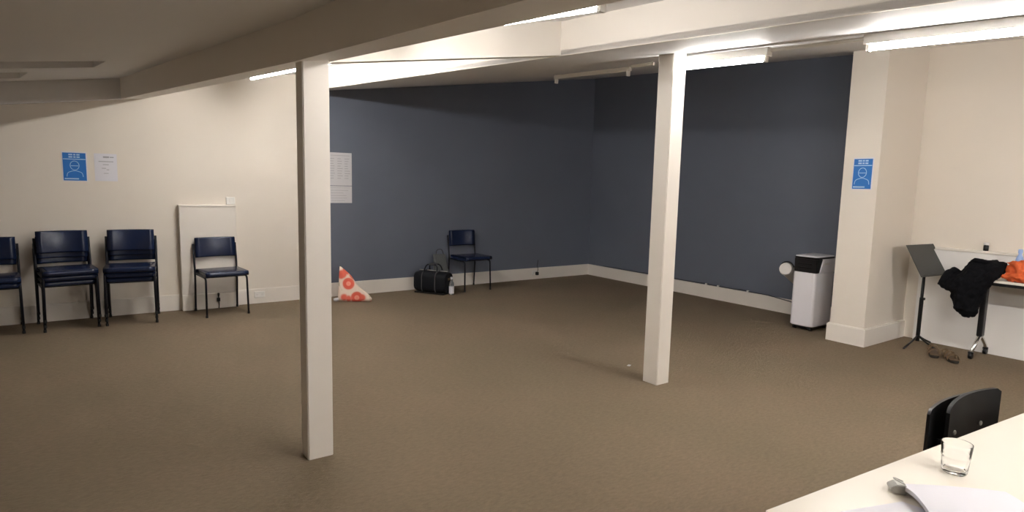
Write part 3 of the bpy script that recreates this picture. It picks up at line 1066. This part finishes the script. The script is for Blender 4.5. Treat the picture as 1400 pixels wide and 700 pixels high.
paper_sheet('paper_sheet', [(1.375, 0.618), (1.545, 0.560), (1.575, 0.36), (1.40, 0.40)], NT + 0.001, lambda u, v: 0.0, 0.0012,
            'single white sheet lying flat under the clipped papers on the near table', M['paper'])
tp = paper_sheet('paper_pile', [(1.610, 0.596), (1.790, 0.432), (1.62, 0.262), (1.44, 0.426)], NT + 0.003,
                 lambda u, v: 0.016 * math.sin(math.pi * min(1, v * 1.3)) * (1 - 0.5 * u) + 0.004 * math.sin(3 * u), 0.010,
                 'clipped pile of white papers bulging on the near table beside the glass', M['paper'])
t = thing('bulldog_clip', 'small grey clip gripping the corner of the paper pile', 'clip', (1.590, 0.590, NT + 0.001), math.radians(128))
bm = bmesh.new()
ptsx = [(-0.022, 0.0), (0.012, 0.0), (0.026, 0.011), (0.026, 0.019), (0.008, 0.030), (-0.022, 0.032)]
add_loft(bm, [[(x, -0.024, z) for x, z in ptsx], [(x, 0.024, z) for x, z in ptsx]])
bmesh.ops.bevel(bm, geom=bm.edges[:], offset=0.002, segments=2, affect='EDGES')
bmesh.ops.scale(bm, vec=(0.7, 0.7, 0.75), verts=bm.verts[:])
obj('clip_body', bm, M['grey'], t)
bm = sweep(round_path([(-0.020, -0.012, 0.032), (0.002, -0.012, 0.040), (0.018, 0.0, 0.046), (0.002, 0.012, 0.040), (-0.020, 0.012, 0.032)], 0.01), 0.0018, 6)
bmesh.ops.scale(bm, vec=(0.7, 0.7, 0.75), verts=bm.verts[:])
obj('clip_loop', bm, M['grey'], t)

# chair tucked under the near table
t = thing('side_chair', 'black chair with curved plastic back tucked under the near white table', 'chair', (2.535, 0.755, 0), TA)


def curved_panel(w, z0, z1, thick, sag, rise, off=0.0, n=20, left=0.0):
    bm = bmesh.new()
    rings = []
    for i in range(n + 1):
        f = i / n
        x = -w / 2 + w * f
        y = off - sag * (2 * f - 1) ** 2
        ed = min(f, 1 - f) * w
        cut = 0.012 * max(0, 1 - ed / 0.018) ** 2
        zt = z1 + rise * (1 - (1 - f) ** 2) - cut
        m_ = []
        for z in (z0, z0 + (zt - z0) * 0.33, z0 + (zt - z0) * 0.66, zt):
            m_.append((x, y - thick / 2 + 0.0 * z, z))
        k = [(x, y + thick / 2, z) for _, _, z in m_[::-1]]
        rings.append(m_ + k)
    add_loft(bm, rings)
    return bm


bk = obj('backrest', curved_panel(0.37, 0.50, 0.730, 0.012, 0.030, 0.022), M['blackmat'], t, smooth=True, angle=40)
obj('back_shell', shift(curved_panel(0.38, 0.48, 0.722, 0.010, 0.025, 0.012, 0.03), (-0.048, 0.0, 0.0)), M['black'], t, smooth=True, angle=40)
for x in (-0.145, -0.095, 0.095, 0.145):
    obj('screw', shift(lathe([(0.009, 0.0), (0.009, 0.003), (0.006, 0.005)], 12), (x, -0.012 - 0.035 * (x / 0.2) ** 2 + 0.004, 0.60 if abs(x) > 0.1 else 0.628), Matrix.Rotation(math.pi / 2, 4, 'X')), M['grey'], bk)
obj('seat', box(-0.21, 0.21, -0.42, -0.01, 0.435, 0.455, 0.008), M['blackmat'], t)
for s in (-1, 1):
    obj('leg', sweep([(s * 0.19, -0.39, 0.0), (s * 0.18, -0.37, 0.44)], 0.011, 8), M['tubing'], t, smooth=True)
    obj('leg', sweep(round_path([(s * 0.20, 0.06, 0.0), (s * 0.17, 0.0, 0.44), (s * 0.13, 0.012, 0.60)], 0.06), 0.011, 8), M['tubing'], t, smooth=True)

# a scrap of paper on the carpet
props(obj('paper_scrap', shift(box(-0.018, 0.018, -0.012, 0.012, 0.0, 0.004, 0.0015), (3.584, 3.357, 0.001), Matrix.Rotation(0.4, 4, 'Z')), M['paper2']), 'tiny pale scrap on the carpet beside the far column', 'scrap')
